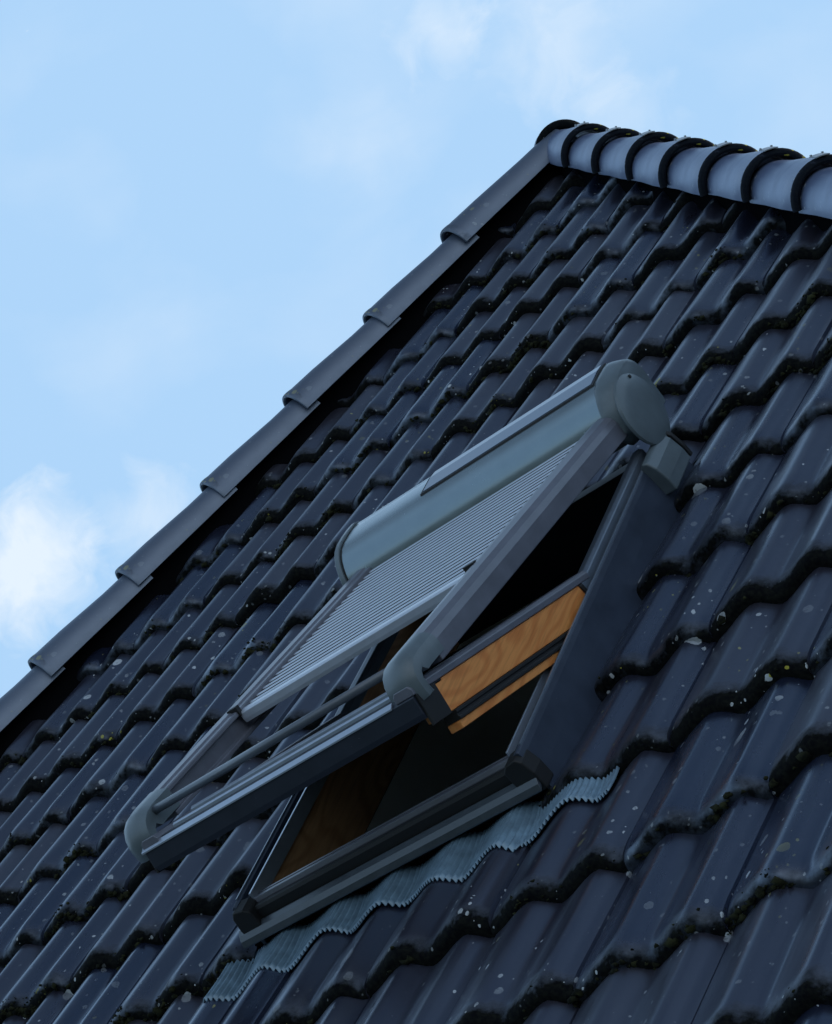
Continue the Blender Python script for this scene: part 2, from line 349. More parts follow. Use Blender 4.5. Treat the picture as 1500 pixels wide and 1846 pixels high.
def field_object(name, V, F, A, mw_rel, parent, clips, material):
    import bmesh
    me = D.meshes.new(name); me.from_pydata(V.tolist(), [], F)
    ca = me.color_attributes.new('tint', 'FLOAT_COLOR', 'POINT'); ca.data.foreach_set('color', A.astype(np.float32).ravel())
    bm = bmesh.new(); bm.from_mesh(me)
    for co, no in clips:
        bmesh.ops.bisect_plane(bm, geom=bm.verts[:] + bm.edges[:] + bm.faces[:], plane_co=co, plane_no=no, clear_outer=True)
    bm.to_mesh(me); bm.free()
    me.polygons.foreach_set('use_smooth', [True] * len(me.polygons)); me.set_sharp_from_angle(angle=math.radians(50))
    me.materials.append(material)
    o = D.objects.new(name, me); COL.objects.link(o); o.parent = parent; o.matrix_local = mw_rel
    return o

# ------------------------------------------------------------------ the house: hipped roof seen from its hip end
house = thing('house', 'house roof of glossy blue black pantiles with mossy lower edges and half round hip tiles', 'house', ROOF)
EAVE = -3.30
LQ, LD = np.array([-1.755, 2.12]), np.array([.5795, .815])           # left hip line (a point, direction up)
RQ, RD = np.array([-1.446, 2.477]), np.array([.609, -.7932])         # right hip line (a point, direction down)
LD /= np.linalg.norm(LD); RD /= np.linalg.norm(RD)
sol = np.linalg.solve(np.array([LD, -RD]).T, RQ - LQ); APEX = LQ + LD * sol[0]
LDn = -LD                                                             # both directions now run down from the apex
oL = np.array([-LD[1], LD[0]]); oR = np.array([-RD[1], RD[0]])        # outward in the plane
def inside(x, y, m=.05):
    q = np.array([x, y]) - APEX
    return q @ oL < m and q @ oR < m and y >= EAVE - .35
V, F, A = tile_field(inside, (-6.5, 4.5), (EAVE, APEX[1]), HOLES, True)
field_object('roof_tiles', V, F, A, Matrix(), house, [((*APEX, 0), (*(oL), 0)), ((*APEX, 0), (*(oR), 0))], M['tile'])

# side faces, built about the same hips
def side(sign):
    d = Vector((*(RD if sign > 0 else LDn), 0)); dw = (ROOF.to_3x3() @ d).normalized()
    e1 = Vector((0, sign, 0)); e2 = -(dw - e1 * dw.dot(e1)).normalized(); n = e1.cross(e2)
    apw = ROOF @ Vector((*APEX, 0))
    mw = Matrix(((e1.x, e2.x, n.x, apw.x), (e1.y, e2.y, n.y, apw.y), (e1.z, e2.z, n.z, apw.z), (0, 0, 0, 1)))
    dl = Vector((dw.dot(e1), dw.dot(e2)))                              # hip in this face
    return mw, dl
sides = []
for sg in (1, -1):
    mw, dl = side(sg); o2 = Vector((dl.y, -dl.x)) if sg > 0 else Vector((-dl.y, dl.x))
    if o2.x * sg > 0: o2 = -o2
    length = (APEX[1] - EAVE) * 1.0
    om = Vector((-o2.x, o2.y)); ins = lambda x, y, o2=o2, om=om: (x * o2.x + y * o2.y) < .05 and (x * om.x + y * om.y) < .05
    V, F, A = tile_field(ins, (-4.5, 4.5), (-length, 0), (), False, .5, .07)
    field_object('roof_tiles', V, F, A, ROOF.inverted() @ mw, house, [((0, 0, 0), (o2.x, o2.y, 0)), ((0, 0, 0), (om.x, om.y, 0))], M['tile'])
    sides.append((mw, dl))

bm_ = Matrix.Translation(ROOF @ Vector((*APEX, 0))) @ Matrix.Rotation(math.pi, 4, 'Z') @ Matrix.Translation(-(ROOF @ Vector((*APEX, 0)))) @ ROOF
V, F, A = tile_field(inside, (-6.5, 4.5), (EAVE, APEX[1]), (), False, .35)
field_object('roof_tiles', V, F, A, ROOF.inverted() @ bm_, house, [((*APEX, 0), (*(oL), 0)), ((*APEX, 0), (*(oR), 0))], M['tile'])

# felt under the tiles, with the window opening left free
apex3 = Vector((*APEX, -.12)); k = (APEX[1] - EAVE)
cL = APEX + LDn * (k / -LDn[1]); cR = APEX + RD * (k / -RD[1])
W0, W1, Y0, Y1 = -.80, -.105, -1.53, -.50
mb = MB(); hz = -.105
P_ = lambda x, y: Vector((x, y, hz))
def hipx(y): 
    t = APEX[1] - y; return APEX[0] + LDn[0] * t / -LDn[1], APEX[0] + RD[0] * t / -RD[1]
mb.add([P_(*APEX), P_(hipx(Y1)[0], Y1), P_(hipx(Y1)[1], Y1)], [(0, 1, 2)])
mb.add([P_(hipx(Y1)[0], Y1), P_(hipx(Y0)[0], Y0), P_(W0, Y0), P_(W0, Y1)], [(0, 1, 2, 3)])
mb.add([P_(W1, Y1), P_(W1, Y0), P_(hipx(Y0)[1], Y0), P_(hipx(Y1)[1], Y1)], [(0, 1, 2, 3)])
mb.add([P_(hipx(Y0)[0], Y0), P_(*cL), P_(*cR), P_(hipx(Y0)[1], Y0)], [(0, 1, 2, 3)])
for (mw, dl), sg in zip(sides, (1, -1)):
    rel = ROOF.inverted() @ mw; t = k / math.hypot(*RD) ; e = dl * (t * 1.16)
    pts = [Vector((0, 0, -.105)), Vector((e.x, e.y, -.105)), Vector((-e.x, e.y, -.105))]
    mb.add([rel @ p for p in pts], [(0, 1, 2)])
mb.build('roof_felt', M['felt_shade'], house)

# hip tiles: half round, wider at the lower end, with a thick lower rim
HIP_STEP = .368
def hip_mesh(name, length, bead, mt='hip', r0=.081, r1=.088, th=.017, closed=False):
    mb = MB(); n = 26
    def ring(t, r):
        return [Vector((t, r * math.cos(math.pi * (-.05 + 1.10 * i / n)), r * math.sin(math.pi * (-.05 + 1.10 * i / n)))) for i in range(n + 1)]
    L_ = length
    stations = [(0, r0), (.06, r0 + .001), (.30 * L_, r0 + .002), (.70 * L_, r1 - .002), (L_ - .032, r1), (L_ - .027, r1 + .35 * bead), (L_ - .021, r1 + .8 * bead), (L_ - .014, r1 + bead), (L_ - .008, r1 + bead), (L_ - .002, r1 + .6 * bead), (L_, r1 + .1 * bead), (L_ + .001, r1 - .006), (L_ - .003, r1 - th), (0, r0 - th)]
    if closed: stations = [(-.005, .02), (0, .05), (.012, .070)] + stations[1:-1] + [(.02, .01)]
    R_ = [ring(t, r) for t, r in stations]
    V = [p for row in R_ for p in row]; F = []; w = n + 1
    for i in range(len(R_) - 1):
        for k_ in range(n): F.append((i * w + k_, (i + 1) * w + k_, (i + 1) * w + k_ + 1, i * w + k_ + 1))
    last = (len(R_) - 1) * w
    for k_ in range(n): F.append((last + k_, k_, k_ + 1, last + k_ + 1))
    for k_ in (0, n): F.append(tuple(i * w + k_ for i in range(len(R_))))
    mb.add(V, F, 0, True)
    me_o = mb.build(name, M[mt], None, autosmooth=42); me = me_o.data; D.objects.remove(me_o)
    at = np.zeros((len(me.vertices), 4), np.float32); at[:, 3] = 1
    for i, v in enumerate(me.vertices): at[i, 0] = .7; at[i, 1] = (.95 if mt == 'hip' or closed else .45) * max(0, min(1, (v.co.x - (L_ - .040)) / .018))
    ca = me.color_attributes.new('tint', 'FLOAT_COLOR', 'POINT'); ca.data.foreach_set('color', at.ravel())
    return me
hip_me = hip_mesh('hip_tile', .40, .0055, 'hip', .0745, .0895, .012); plain_me = hip_mesh('hip_tile', .415, .002, 'hip_old', .076, .089, .010); top_me = hip_mesh('hip_tile', .50, .002, 'hip_old', .078, .089, .010)
cap_me = hip_mesh('apex_tile', .17, .010, 'hip_old', .076, .086, .014, True)
mb = MB(); q = .40
arc = lambda r, a0, a1, t, n_=6: [Vector((t, r * math.cos(a0 + (a1 - a0) * i / n_), r * math.sin(a0 + (a1 - a0) * i / n_))) for i in range(n_ + 1)]
A0, A1 = math.radians(84), math.radians(104); r = .0985
a, b2, c2, d2 = arc(r, A0, A1, q - .046), arc(r, A0, A1, q + .003), arc(r - .0025, A0, A1, q - .046), arc(r - .0025, A0, A1, q + .003)
Vv = a + b2 + c2 + d2; n_ = 7
Ff = [(i, i + 1, n_ + i + 1, n_ + i) for i in range(6)] + [(2 * n_ + i, 3 * n_ + i, 3 * n_ + i + 1, 2 * n_ + i + 1) for i in range(6)] + [(n_ + i, n_ + i + 1, 3 * n_ + i + 1, 3 * n_ + i) for i in range(6)] + [(i, 2 * n_ + i, 2 * n_ + i + 1, i + 1) for i in range(6)] + [(0, n_, 3 * n_, 2 * n_), (6, 2 * n_ + 6, 3 * n_ + 6, n_ + 6)]
mb.add(Vv, Ff)
for aa in (86, 102): mb.box(lambda x, p_, q_, aa=aa: Vector((x, q_ * math.cos(math.radians(aa)) - p_ * math.sin(math.radians(aa)), q_ * math.sin(math.radians(aa)) + p_ * math.cos(math.radians(aa)))), q - .044, q - .036, -.002, .002, .0978, .1018)
clip_o = mb.build('hip_clip', M['clip'], None); clip_me = clip_o.data; D.objects.remove(clip_o)
def hip_frame(dirn, out, start, half, TILT=.055):
    """matrix: x down the hip, y sideways, z up off the hip"""
    d = Vector((*dirn, 0)); o_ = Vector((*out, 0)); nz = Vector((0, 0, 1))
    up = (nz * math.cos(half) + o_ * math.sin(half)).normalized()
    x = (d * math.cos(TILT) + up * math.sin(TILT)).normalized(); y = up.cross(x).normalized(); z = x.cross(y)
    p = Vector((*start, 0)) + up * HIP_RISE
    return Matrix(((x.x, y.x, z.x, p.x), (x.y, y.y, z.y, p.y), (x.z, y.z, z.z, p.z), (0, 0, 0, 1)))
HALF = math.radians(28.5); HIP_RISE = -.022
def hip_line(dirn, out, first, count, mesh, clips, t0=None):
    for i in range(count):
        me_ = t0 if (i == 0 and t0) else mesh; ln = max(v.co.x for v in me_.vertices)
        start = APEX + dirn * (first + i * HIP_STEP - ln)
        o = D.objects.new('hip_tile', me_); COL.objects.link(o); o.parent = house
        fm = hip_frame(dirn, out, start, HALF, .022 if clips else .032) @ Matrix.Translation((0, 0, .012 if clips else .017))
        jit = Matrix.Rotation(rng.normal(0, .010), 4, 'Z') @ Matrix.Rotation(rng.normal(0, .02), 4, 'X') @ Matrix.Rotation(rng.normal(0, .004), 4, 'Y')
        o.matrix_local = fm @ jit
        if clips: c_ = D.objects.new('hip_clip', clip_me); COL.objects.link(c_); c_.parent = o
hip_line(RD, oR, .362, 19, hip_me, True)
hip_line(LDn, oL, .490, 19, plain_me, False, top_me)
o = D.objects.new('apex_tile', cap_me); COL.objects.link(o); o.parent = house
o.matrix_local = hip_frame(RD, oR, APEX + RD * (-.150), HALF * .75) @ Matrix.Translation((0, 0, .014))

mb = MB()  # bedding in black, a colour standing for the shade under the hip tiles
for dirn, out in ((RD, oR), (LDn, oL)):
    d3, o3 = Vector((*dirn, 0)), Vector((*out, 0)); nz = Vector((0, 0, 1)); up = (nz * math.cos(HALF) + o3 * math.sin(HALF)).normalized(); sd = d3.cross(up)
    bf_ = lambda x, a, b_, d3=d3, up=up, sd=sd: Vector((*APEX, 0)) + d3 * x + sd * a + up * b_
    mb.prism([(-.055, -.19), (.055, -.19), (.038, .020), (-.038, .020)], bf_, .0, 7.0)
mb.build('hip_bedding', M['felt_shade'], house)

# moss hanging on the lower edges of the tiles
def blob_base():
    t = (1 + 5 ** .5) / 2
    v = np.array([(-1, t, 0), (1, t, 0), (-1, -t, 0), (1, -t, 0), (0, -1, t), (0, 1, t), (0, -1, -t), (0, 1, -t), (t, 0, -1), (t, 0, 1), (-t, 0, -1), (-t, 0, 1)], float); v /= np.linalg.norm(v[0])
    f = [(0, 11, 5), (0, 5, 1), (0, 1, 7), (0, 7, 10), (0, 10, 11), (1, 5, 9), (5, 11, 4), (11, 10, 2), (10, 7, 6), (7, 1, 8), (3, 9, 4), (3, 4, 2), (3, 2, 6), (3, 6, 8), (3, 8, 9), (4, 9, 5), (2, 4, 11), (6, 2, 10), (8, 6, 7), (9, 8, 1)]
    return v, f
bv, bf = blob_base()
Vs, Fs = [], []; k0 = 0
for (a0, a1, yn, xj, jit) in moss_pts:
    if not (-3.6 < a0 < 1.6 and -2.9 < yn): continue
    amount = rng.choice([.03, .12, .3, .9, 1.7], p=[.42, .27, .17, .10, .04]); n_ = int(120 * amount * (a1 - a0) / .3)
    cen = rng.uniform(a0, a1, 3)
    for _ in range(n_):
        x = rng.uniform(a0, a1) if rng.random() < .15 else float(np.clip(rng.normal(cen[rng.integers(3)], .020), a0, a1))
        if not inside(x, yn, -.09): continue
        p = float(profile(np.array([x - xj]))[0]) + jit[0] - .014
        r = .0022 + .0065 * rng.random() ** 2.0
        c = np.array([x, yn - .001 + rng.normal(0, .0025), p - rng.uniform(0, .020)])
        if rng.random() < .12: c = np.array([x, yn + rng.uniform(0, .03), p + .009]); r *= .45
        q = bv * (r * (1 + .35 * rng.standard_normal((12, 1)))) * np.array([1.2, .8, .9])
        Vs.append(q + c); Fs += [tuple(i + k0 for i in f) for f in bf]; k0 += 12
me = D.meshes.new('moss'); me.from_pydata(np.concatenate(Vs).tolist(), [], Fs); me.materials.append(M['moss']); me.polygons.foreach_set('use_smooth', [True] * len(Fs))
o = D.objects.new('moss', me); COL.objects.link(o); o.parent = house; o['kind'] = 'stuff'

# walls, eaves board and gutter under the roof (the photo stops above them)
ew = ROOF @ Vector((0, EAVE, 0)); WL = (ROOF @ Vector((*cL, 0))).x; WR = (ROOF @ Vector((*cR, 0))).x; RI = ROOF.inverted()
wfn = lambda x, a, b_: RI @ Vector((x, a, b_))
mb = MB(); mb.box(wfn, WL + .45, WR - .45, ew.y + .45, ew.y + 7.0, 0, ew.z - .05); mb.build('wall', M['brick'], house)
mb = MB(); mb.box(wfn, WL + .05, WR - .05, ew.y + .02, ew.y + .05, ew.z - .30, ew.z - .08); mb.box(wfn, WL + .05, WR - .05, ew.y + .052, ew.y + .44, ew.z - .30, ew.z - .28); mb.build('eaves_board', M['alu_dark'], house)
mb = MB(); arcp = [(ew.y - .055 + .06 * math.cos(math.pi + math.pi * i / 10), ew.z - .10 + .06 * math.sin(math.pi + math.pi * i / 10)) for i in range(11)]
arcp += [(ew.y - .055 + .056 * math.cos(-math.pi * i / 10), ew.z - .10 + .056 * math.sin(-math.pi * i / 10)) for i in range(11)]
mb.prism(arcp, wfn, WL, WR, 0, True); mb.build('gutter', M['gutter'], house)

# ------------------------------------------------------------------ roof window
win = thing('roof_window', 'roof window swung open among the dark pantiles, varnished pine sash, dark grey frame, pleated apron below', 'roof window', ROOF @ Matrix.Translation((-.45, -1.03, .0)))
WO = Vector((-.45, -1.03, 0))
def wl(x, a, b_): return Vector((x, a, b_)) - WO                    # roof coordinates -> window's own
XL, XR, YT, YB = -.825, -.078, -.47, -1.522
# fixed frame: left jamb pine, other jambs coloured dark as interior shade
fr = MB()
fr.box(wl, XL + .006, XL + .036, YB + .012, YT, -.10, .040)
fr.box(wl, XR - .036, XR - .006, YB + .012, YT, -.10, .040, 1)
fr.box(wl, XL + .0365, XR - .0365, YT - .035, YT, -.10, .040, 1)
fr.box(wl, XL + .0365, XR - .0365, YB + .013, YB + .042, -.10, .030, 1)
frame = fr.build('frame', [M['jamb'], M['alu_dark']], win, .002)
for s_, xe in ((-1, XL), (1, XR)):
    c = MB(); f2 = lambda y, a, b_, s_=s_, xe=xe: wl(xe + s_ * a, y, b_)
    # outer cover: an upstand with a ridge, sloping to the gutter beside the tiles
    c.prism([(-.012, .058), (-.003, .061), (.001, .058), (.003, .046), (.005, .0), (.006, -.06), (-.004, -.06), (-.004, .040), (-.012, .040)], f2, YB - .004, YT, 0)
    c.prism([(-.030, .042), (-.026, .052), (-.0125, .050), (-.0125, .041)], f2, YB + .03, YT, 0)
    c.build('side_cover', M['side'], win, .0012)
    e = MB(); e.box(wl, min(xe - s_ * .0335, xe - s_ * .038), max(xe - s_ * .0335, xe - s_ * .0405), YB + .02, -1.015, .030, .060); e.build('edge_strip', M['trim'], win, .0012)
    e = MB(); e.box(wl, min(xe - s_ * .005, xe + s_ * .0), max(xe - s_ * .005, xe + s_ * .0), YB + .02, YT, .055, .0632); e.build('cover_ridge', M['trim2'], win, .001)
    u = MB(); u.prism([(-.052, .046), (-.052, .064), (-.046, .074), (-.028, .076), (-.020, .070), (-.020, .046)], f2, -1.012, YT - .06, 0); u.build('upper_cover', M['trim2'], win, .003)
    j = MB(); j.prism([(-.054, .045), (-.054, .066), (-.047, .0765), (-.027, .0785), (-.018, .071), (-.018, .045)], f2, -1.020, -1.009, 0); j.build('cover_joint', M['rubber'], win, .001)
    k2 = MB(); k2.prism([(-.042, -.02), (-.042, .044), (-.030, .054), (-.006, .058), (.004, .046), (.010, .018), (.010, -.02)], f2, YB - .020, YB + .022, 0); k2.build('corner_block', M['rubber'], win, .004)
# lower rail of the frame and the apron under it
b_ = MB(); f3 = lambda x, a, c: wl(x, YB + a, c)
b_.prism([(.040, .0315), (.040, .046), (.034, .046), (.034, .040), (.026, .040), (.026, .048), (.018, .048), (.014, .040), (.0145, .0315)], f3, XL + .03, XR - .03, 0)
b_.build('sill_profile', M['rail'], win, .001)
b_ = MB(); b_.prism([(.011, -.03), (.011, .040), (.000, .040), (-.004, .034), (-.004, .002), (.000, -.03)], f3, XL + .02, XR - .02, 0); b_.build('sill_gasket', M['rubber'], win, .001)
b_ = MB(); b_.box(f3, XL - .03, XR + .01, .002, .012, -.11, -.0305); b_.build('sill_upstand', M['felt_shade'], win)
b_ = MB()
b_.prism([(-.0045, -.004), (-.0045, .014), (-.010, .016), (-.020, .010), (-.028, .001), (-.032, -.009), (-.032, -.013), (-.025, -.009), (-.016, -.002)], f3, XL - .022, XR + .006, 0, False)
b_.build('sill_cover', M['sill'], win, .0015)
def apron():
    mb = MB(); nx = 1080; ny = 9; x0, x1 = -.905, .088; V = []; F = []
    for r in range(ny):
        t = r / (ny - 1)
        for i in range(nx):
            x = x0 + (x1 - x0) * i / (nx - 1)
            edge = -1.650 + .012 * math.sin(x * 9.1) + .008 * math.sin(x * 31 + 1) + .0022 * math.sin(x * 2 * math.pi / .0092 + .5 * math.sin(x * 9))
            if x > -.115: edge += .018
            y = -1.530 + (edge + 1.530) * t
            s = y + GAUGE * 6
            base = float(profile(np.array([x - .15]))[0]) - TH * s / GAUGE + .004
            base = base * (1 - .35 * (1 - t) ** 2) - .006 * (1 - t)
            ple = .0030 * math.sin(x * 2 * math.pi / .0092 + .5 * math.sin(x * 9)) * (.45 + .55 * min(1, t * 4))
            V.append(wl(x, y, base + ple + .003))
    for r in range(ny - 1):
        for i in range(nx - 1): F.append((r * nx + i, r * nx + i + 1, (r + 1) * nx + i + 1, (r + 1) * nx + i))
    mb.add(V, F, 0, True); o = mb.build('apron', M['lead'], win)
    md = o.modifiers.new('thickness', 'SOLIDIFY'); md.thickness = .0012; md.offset = 1
apron()
# inner lining and the dark room behind it
li = MB(); il, ir, it, ib = XL + .036, XR - .036, YT - .035, YB + .042
dz0, dz1 = -.1005, -.42
def quad(mb_, pts, mi=0): mb_.add([wl(*p) for p in pts], [(0, 1, 2, 3)], mi)
quad(li, [(il, ib, dz0), (il, it, dz0), (il - .06, it + .1, dz1), (il - .06, ib - .05, dz1)])
quad(li, [(ir, ib, dz0), (ir, it, dz0), (ir + .06, it + .1, dz1), (ir + .06, ib - .05, dz1)])
quad(li, [(il, it, dz0), (ir, it, dz0), (ir + .06, it + .1, dz1), (il - .06, it + .1, dz1)])
quad(li, [(il, ib, dz0), (ir, ib, dz0), (ir + .06, ib - .05, dz1), (il - .06, ib - .05, dz1)])
o = li.build('lining', M['plaster'], win)
ro = MB(); a0, a1, c0, c1, e0, e1 = -1.7, .8, -2.2, .5, -2.4, dz1 - .001
quad(ro, [(a0, c0, e0), (a1, c0, e0), (a1, c1, e0), (a0, c1, e0)])
for pts in ([(a0, c0, e0), (a0, c1, e0), (a0, c1, e1), (a0, c0, e1)], [(a1, c0, e0), (a1, c1, e0), (a1, c1, e1), (a1, c0, e1)], [(a0, c0, e0), (a1, c0, e0), (a1, c0, e1), (a0, c0, e1)], [(a0, c1, e0), (a1, c1, e0), (a1, c1, e1), (a0, c1, e1)],
            [(a0, c0, e1), (il - .06, c0, e1), (il - .06, c1, e1), (a0, c1, e1)], [(ir + .06, c0, e1), (a1, c0, e1), (a1, c1, e1), (ir + .06, c1, e1)],
            [(il - .06, c0, e1), (ir + .06, c0, e1), (ir + .06, ib - .05, e1), (il - .06, ib - .05, e1)], [(il - .06, it + .1, e1), (ir + .06, it + .1, e1), (ir + .06, c1, e1), (il - .06, c1, e1)]): quad(ro, pts)
ro.build('room', M['room'], win)

# sash: turns about its middle, lower end swung out
TS = math.radians(19.0); cS, sS = math.cos(TS), math.sin(TS); PV = (-.975, .066)
def sf(x, s, m): return wl(x, PV[0] - cS * s + sS * m, PV[1] + sS * s + cS * m)
sash = MB(); SL = .640; SU = .42
sash.box(sf, -.133, -.100, 0, SL - .02, -.064, -.006)
sash.box(sf, -.133, -.100, -SU, -.0005, -.064, -.006, 1)  # inner sash parts coloured dark, standing for shade inside the opening
sash.box(sf, -.803, -.770, -SU, SL - .02, -.048, -.006, 1)
sash.box(sf, -.7695, -.1335, SL - .075, SL - .02, -.046, -.012, 1)
sash.box(sf, -.7695, -.1335, -SU, -SU + .05, -.064, -.010, 1)
so_ = sash.build('sash', [M['pine'], M['alu_dark']], win, .002)
for xa, xb, xi in ((-.140, -.096, -1), (-.807, -.763, 1)):
    c = MB(); c.prism([(xa, -.0055), (xb, -.0055), (xb, .006), (xb - .006, .013), (xa + .006, .013), (xa, .006)], lambda s, a, b2: sf(a, s, b2), 0.0, SL + .02, 0); c.build('stile_cover', M['rail'], so_, .002)
    out = xb if xi < 0 else xa; sg = 1 if xi < 0 else -1
    if xi > 0: continue
    g = MB()
    g.prism([(0, -.0645), (.0035 * sg, -.0645), (.0035 * sg, -.070), (.001 * sg, -.072), (.001 * sg, -.076), (.0035 * sg, -.078), (.0035 * sg, -.083), (-.030 * sg, -.083), (-.030 * sg, -.0645)], lambda s, a, b2, out=out: sf(out + a, s, b2), .02, SL - .055, 0); g.build('gasket', M['rubber'], so_, .0006)
    if xi > 0: continue
    g = MB(); g.box(lambda s, a, b2: sf(a, s, b2), .02, SL - .055, min(out - sg * .032, out - sg * .001), max(out - sg * .032, out - sg * .001), -.099, -.0835); g.build('stile_lip', M['pine'], so_, .002)
br = MB()   # lower rail cover: stepped aluminium profile with a deep front
br.prism([(SL - .075, -.0115), (SL - .075, .001), (SL + .004, .004), (SL + .022, -.008), (SL + .020, -.040), (SL + .014, -.050), (SL - .006, -.050), (SL - .006, -.0115)], sf, -.806, -.100, 0)
rail_o = br.build('lower_rail', M['alu_dark'], so_, .0012)
br = MB()  # raised lips, given a lighter colour as the sky's glint
br.prism([(SL + .012, .0012), (SL + .0145, .002), (SL + .0245, -.0055), (SL + .0245, -.009), (SL + .0222, -.009)], sf, -.812, -.150, 0)
br.prism([(SL - .016, .0035), (SL - .016, .0130), (SL - .013, .0130), (SL - .009, .0100), (SL - .009, .0038)], sf, -.740, -.150, 0)
br.prism([(SL - .036, .0035), (SL - .036, .0215), (SL - .033, .0215), (SL - .028, .0180), (SL - .028, .0038)], sf, -.700, -.150, 0)
br.build('rail_trim', M['trim'], so_, .0006)
e = MB(); e.box(sf, -.0995, -.0945, SL - .046, SL + .016, -.066, -.006); e.box(sf, -.8115, -.8065, SL - .030, SL + .016, -.052, -.006); e.build('rail_end', M['rubber'], so_, .001)
g = MB(); g.box(sf, -.768, -.135, -SU + .02, SL - .06, -.034, -.012); g.build('glass_pane', M['glass'], so_)

# ------------------------------------------------------------------ roller shutter standing off the window
shut = thing('roller_shutter', 'grey slatted roller shutter with rounded box on top, half lowered over the open roof window', 'roller shutter', ROOF @ Matrix.Translation((-.45, -.59, .178)))
SO = Vector((-.45, -.59, .178)); AS = math.radians(8.65); cA, sA = math.cos(AS), math.sin(AS)
def hf(x, s, m): return Vector((x, -.59 - cA * s + sA * m, .178 + sA * s + cA * m)) - SO
BC = (-.118, -.008)
prof = [(-.031, -.010), (-.034, .002), (-.039, .013), (-.046, .025), (-.055, .037), (-.066, .047), (-.080, .056), (-.100, .0625), (-.125, .0665), (-.150, .0695), (-.180, .0715), (-.198, .066), (-.211, .052), (-.216, .03), (-.216, -.07), (-.05, -.07), (-.040, -.012)]
sb = MB(); sb.prism(prof, hf, -.850, -.108, 0, True); sb.prism([(-.027, -.0135), (-.027, -.0105), (-.06, -.0105), (-.06, -.0135)], hf, -.850, -.108, 1)
box = sb.build('shutter_box', [M['box'], M['clip']], shut, 0, autosmooth=40)
def offs(p, d):
    c = BC; return [(c[0] + (a - c[0]) * (1 + d / max(.05, math.hypot(a - c[0], b2 - c[1]))), c[1] + (b2 - c[1]) * (1 + d / max(.05, math.hypot(a - c[0], b2 - c[1])))) for a, b2 in p]
ec = MB()
ec.prism(offs(prof, .006), hf, -.868, -.8545, 0, True); ec.prism(offs(prof, .001), hf, -.8544, -.8502, 1, True)
ec.build('end_cap', [M['plastic'], M['rubber']], box, .002, autosmooth=40)
# right end: a swelling cheek and a domed disc
ec = MB()
def loop(p, n=40):
    P2 = [np.array(q_) for q_ in p] + [np.array(p[0])]; seg = [np.linalg.norm(P2[i + 1] - P2[i]) for i in range(len(p))]; tot = sum(seg); o2 = []
    for k_ in range(n):
        t = tot * k_ / n; i = 0
        while t > seg[i]: t -= seg[i]; i += 1
        o2.append(tuple(P2[i] + (P2[i + 1] - P2[i]) * t / seg[i]))
    return o2
cheek = [(-.018, -.050), (-.020, -.012), (-.030, .016), (-.048, .040), (-.072, .058), (-.100, .068), (-.130, .073), (-.165, .077), (-.193, .074), (-.212, .058), (-.222, .03), (-.222, -.075), (-.06, -.085)]
Lp = loop(cheek, 44); rows = []
for x, k_ in ((-.1075, .93), (-.105, .94), (-.096, .925), (-.086, .895), (-.076, .86), (-.066, .82), (-.060, .77)):
    rows.append([hf(x, BC[0] + (a - BC[0]) * k_, BC[1] + (b2 - BC[1]) * k_) for a, b2 in Lp])
Vv = [p for r in rows for p in r]; n = len(Lp)
ec.add(Vv, [(i * n + k_, i * n + (k_ + 1) % n, (i + 1) * n + (k_ + 1) % n, (i + 1) * n + k_) for i in range(len(rows) - 1) for k_ in range(n)], 0, True)
ec.add(Vv, [tuple(range(n)), tuple(range((len(rows) - 1) * n, len(rows) * n))[::-1]], 0)
dfn = lambda x, a, b2: hf(x + .018, BC[0] + .016 + a, BC[1] - .026 + b2)
ec.lathe(dfn, [(-.085, .078), (-.081, .081), (-.076, .0795), (-.073, .072), (-.071, .053), (-.070, .030), (-.0696, .002)], 48)
ec.lathe(lambda x, a, b2: hf(x + .018, BC[0] - .01 + a, BC[1] + .040 + b2), [(-.077, .004), (-.0705, .004), (-.070, .001)], 10, 1)
ec.build('end_cap', [M['plastic'], M['rubber']], box, 0, autosmooth=50)
sp = MB()
def topm(s):
    return float(np.interp(s, [-.216, -.200, -.180, -.150, -.120, -.098, -.078], [.03, .064, .0715, .0695, .0655, .0615, .055]))
pan = [(s, topm(s) + .0018) for s in (-.198, -.180, -.150, -.124)]
sp.prism([(-.194, .062), (-.192, .069), (-.178, .0745), (-.150, .0730), (-.092, .0635), (-.089, .056)], hf, -.610, -.112, 1)
sp.prism([(-.188, .066), (-.178, .0757), (-.150, .0742), (-.098, .0655), (-.098, .060)], hf, -.603, -.119, 0)
sp.build('solar_panel', [M['solar'], M['rubber']], box, .0008)
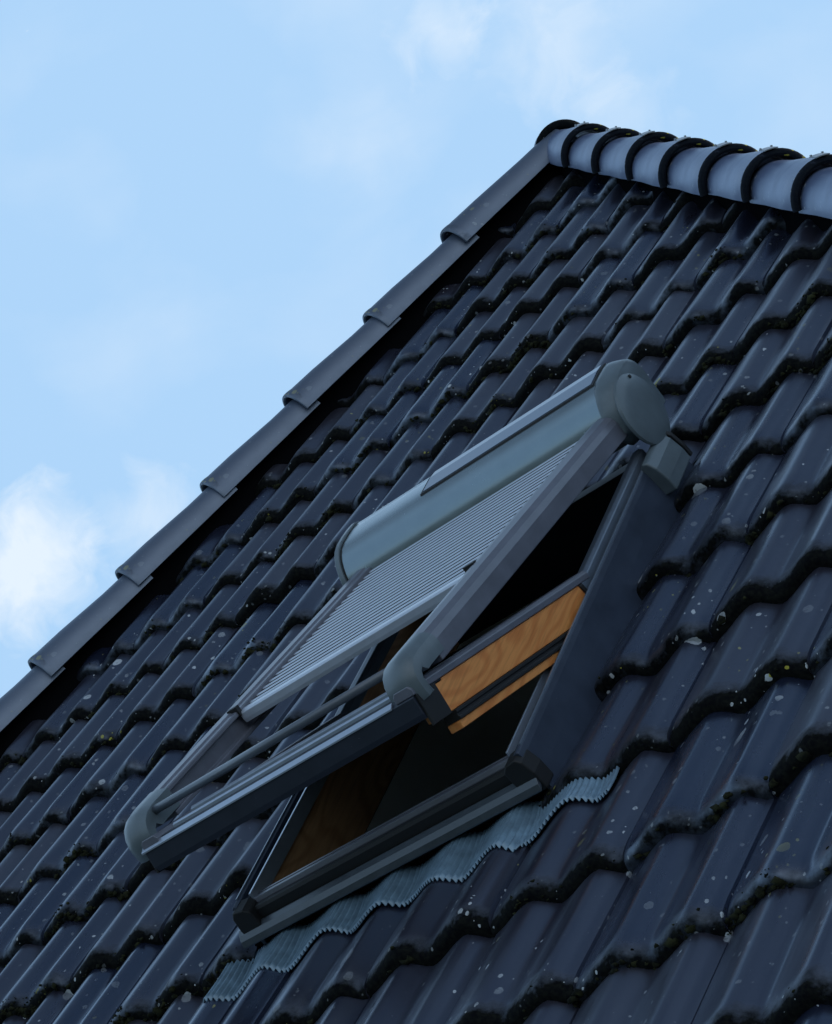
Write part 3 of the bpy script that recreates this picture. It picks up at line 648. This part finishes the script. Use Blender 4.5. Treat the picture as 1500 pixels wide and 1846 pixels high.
# guide rails
RL = 1.0
for xi, xo, sg in ((-.150, -.083, 1), (-.785, -.852, -1)):
    g = MB(); w = abs(xo - xi)
    pr_ = [(0, -.052), (0, -.042), (.012, -.042), (.012, -.010), (0, -.010), (0, .000), (.012, .0015), (.016, .005), (.034, .007), (.052, .003), (.062, -.006), (w, -.018), (w, -.052)]
    g.prism(pr_, lambda s, a, b2, xi=xi, sg=sg: hf(xi + sg * a, s, b2), -.045, .905, 0); rail = g.build('guide_rail', M['rail'], shut, .0025)
    # end shoe: rounded nose wrapping down over the rail's end
    c = MB(); rows = []
    path = [(.885, .000, 0), (.945, .000, 3), (.968, -.003, 18), (.985, -.011, 42), (.996, -.024, 62), (1.002, -.042, 80), (1.002, -.064, 92), (1.000, -.074, 96)]
    crs = [(-.002, 0), (.020, .006), (.040, .008), (.056, .003), (.066, -.006), (w + .002, -.020)]
    V = []; F = []
    cen = (.90, -.06)
    for (s, m, a) in path:
        n1 = Vector((math.sin(math.radians(a)), math.cos(math.radians(a))))
        top = [(x, s + n1.x * h, m + n1.y * h) for x, h in crs]
        inn = [(crs[-1][0], s - n1.x * .040, m - n1.y * .040), (-.002, s - n1.x * .040, m - n1.y * .040)] if a < 30 else [(crs[-1][0], s - n1.x * (.034 - .022 * a / 120), m - n1.y * (.034 - .022 * a / 120)), (-.002, s - n1.x * (.034 - .022 * a / 120), m - n1.y * (.034 - .022 * a / 120))]
        V += [hf(xi + sg * x, s_, m_) for x, s_, m_ in top + inn]
    n = len(crs) + 2
    for i in range(len(path) - 1): F += [(i * n + k_, i * n + (k_ + 1) % n, (i + 1) * n + (k_ + 1) % n, (i + 1) * n + k_) for k_ in range(n)]
    F += [tuple(range(n))[::-1], tuple(range((len(path) - 1) * n, len(path) * n))]
    c.add(V, F, 0, True); c.build('end_shoe', M['plastic'], rail, .0015, autosmooth=35)
    st = MB(); st.box(lambda s, a, b2, xi=xi, sg=sg: hf(xi + sg * a, s, b2), .584, .596, -.004, .022, -.012, .009); st.build('stop_pin', M['rubber'], rail, .001)
# curtain of interlocked slats
cu = MB(); pitch = .0283; n = int(.60 / pitch)
slat = [(.0, -.0088), (.0, -.0082), (.0015, -.0072), (.004, -.0066), (.0075, -.0067), (.0100, -.0075), (.0112, -.0088)]
for i in range(-2, n):
    s0 = .565 - (n - i) * pitch
    cu.prism([(s0 + a, b2) for a, b2 in slat], hf, -.786, -.149, 0, True)
    cu.box(hf, -.786, -.149, s0 + .0004, s0 + .0108, -.034, -.00885, 1)  # black slat body, the shade of the gaps put into colour
    cu.box(hf, -.786, -.149, s0 + .0112, s0 + pitch, -.0335, -.0285, 1)
curtain = cu.build('curtain', [M['slat'], M['felt_shade']], shut, 0, autosmooth=30)
bb = MB(); bb.prism([(.565, -.030), (.565, -.008), (.569, -.0055), (.588, -.0055), (.592, -.009), (.592, -.022), (.590, -.030), (.590, -.030), (.590, -.024)], hf, -.786, -.149, 0); bb.build('bottom_bar', M['slat'], curtain, .001)
# cross bar between the shoes and the plate under it
t = MB(); t.tube([hf(-.79, .948, -.012), hf(-.145, .948, -.012)], .0085, 14); t.build('cross_bar', M['alu'], shut)
# bracket below the right end of the box
bp = [(-.082, .064), (-.072, .074), (-.060, .070), (-.050, .050), (-.044, .018), (-.044, -.01), (-.082, -.01)]
fl = MB(); fl.prism(bp, lambda y, a, b2: Vector((a, y, b2)) - SO, -.620, -.500, 0)
fl.build('bracket', M['plastic'], shut, .005)
fl = MB(); fl.prism([(a + .002 * (1 if a > -.06 else -1), b2 + .003) for a, b2 in bp], lambda y, a, b2: Vector((a, y, b2)) - SO, -.4995, -.488, 0); fl.build('bracket_rim', M['rubber'], shut, .002)

# ------------------------------------------------------------------ ground
gr = MB(); gr.add([Vector((-900, -900, 0)), Vector((900, -900, 0)), Vector((900, 900, 0)), Vector((-900, 900, 0))], [(0, 1, 2, 3)])
o = gr.build('ground', M['lawn']); o['kind'] = 'structure'
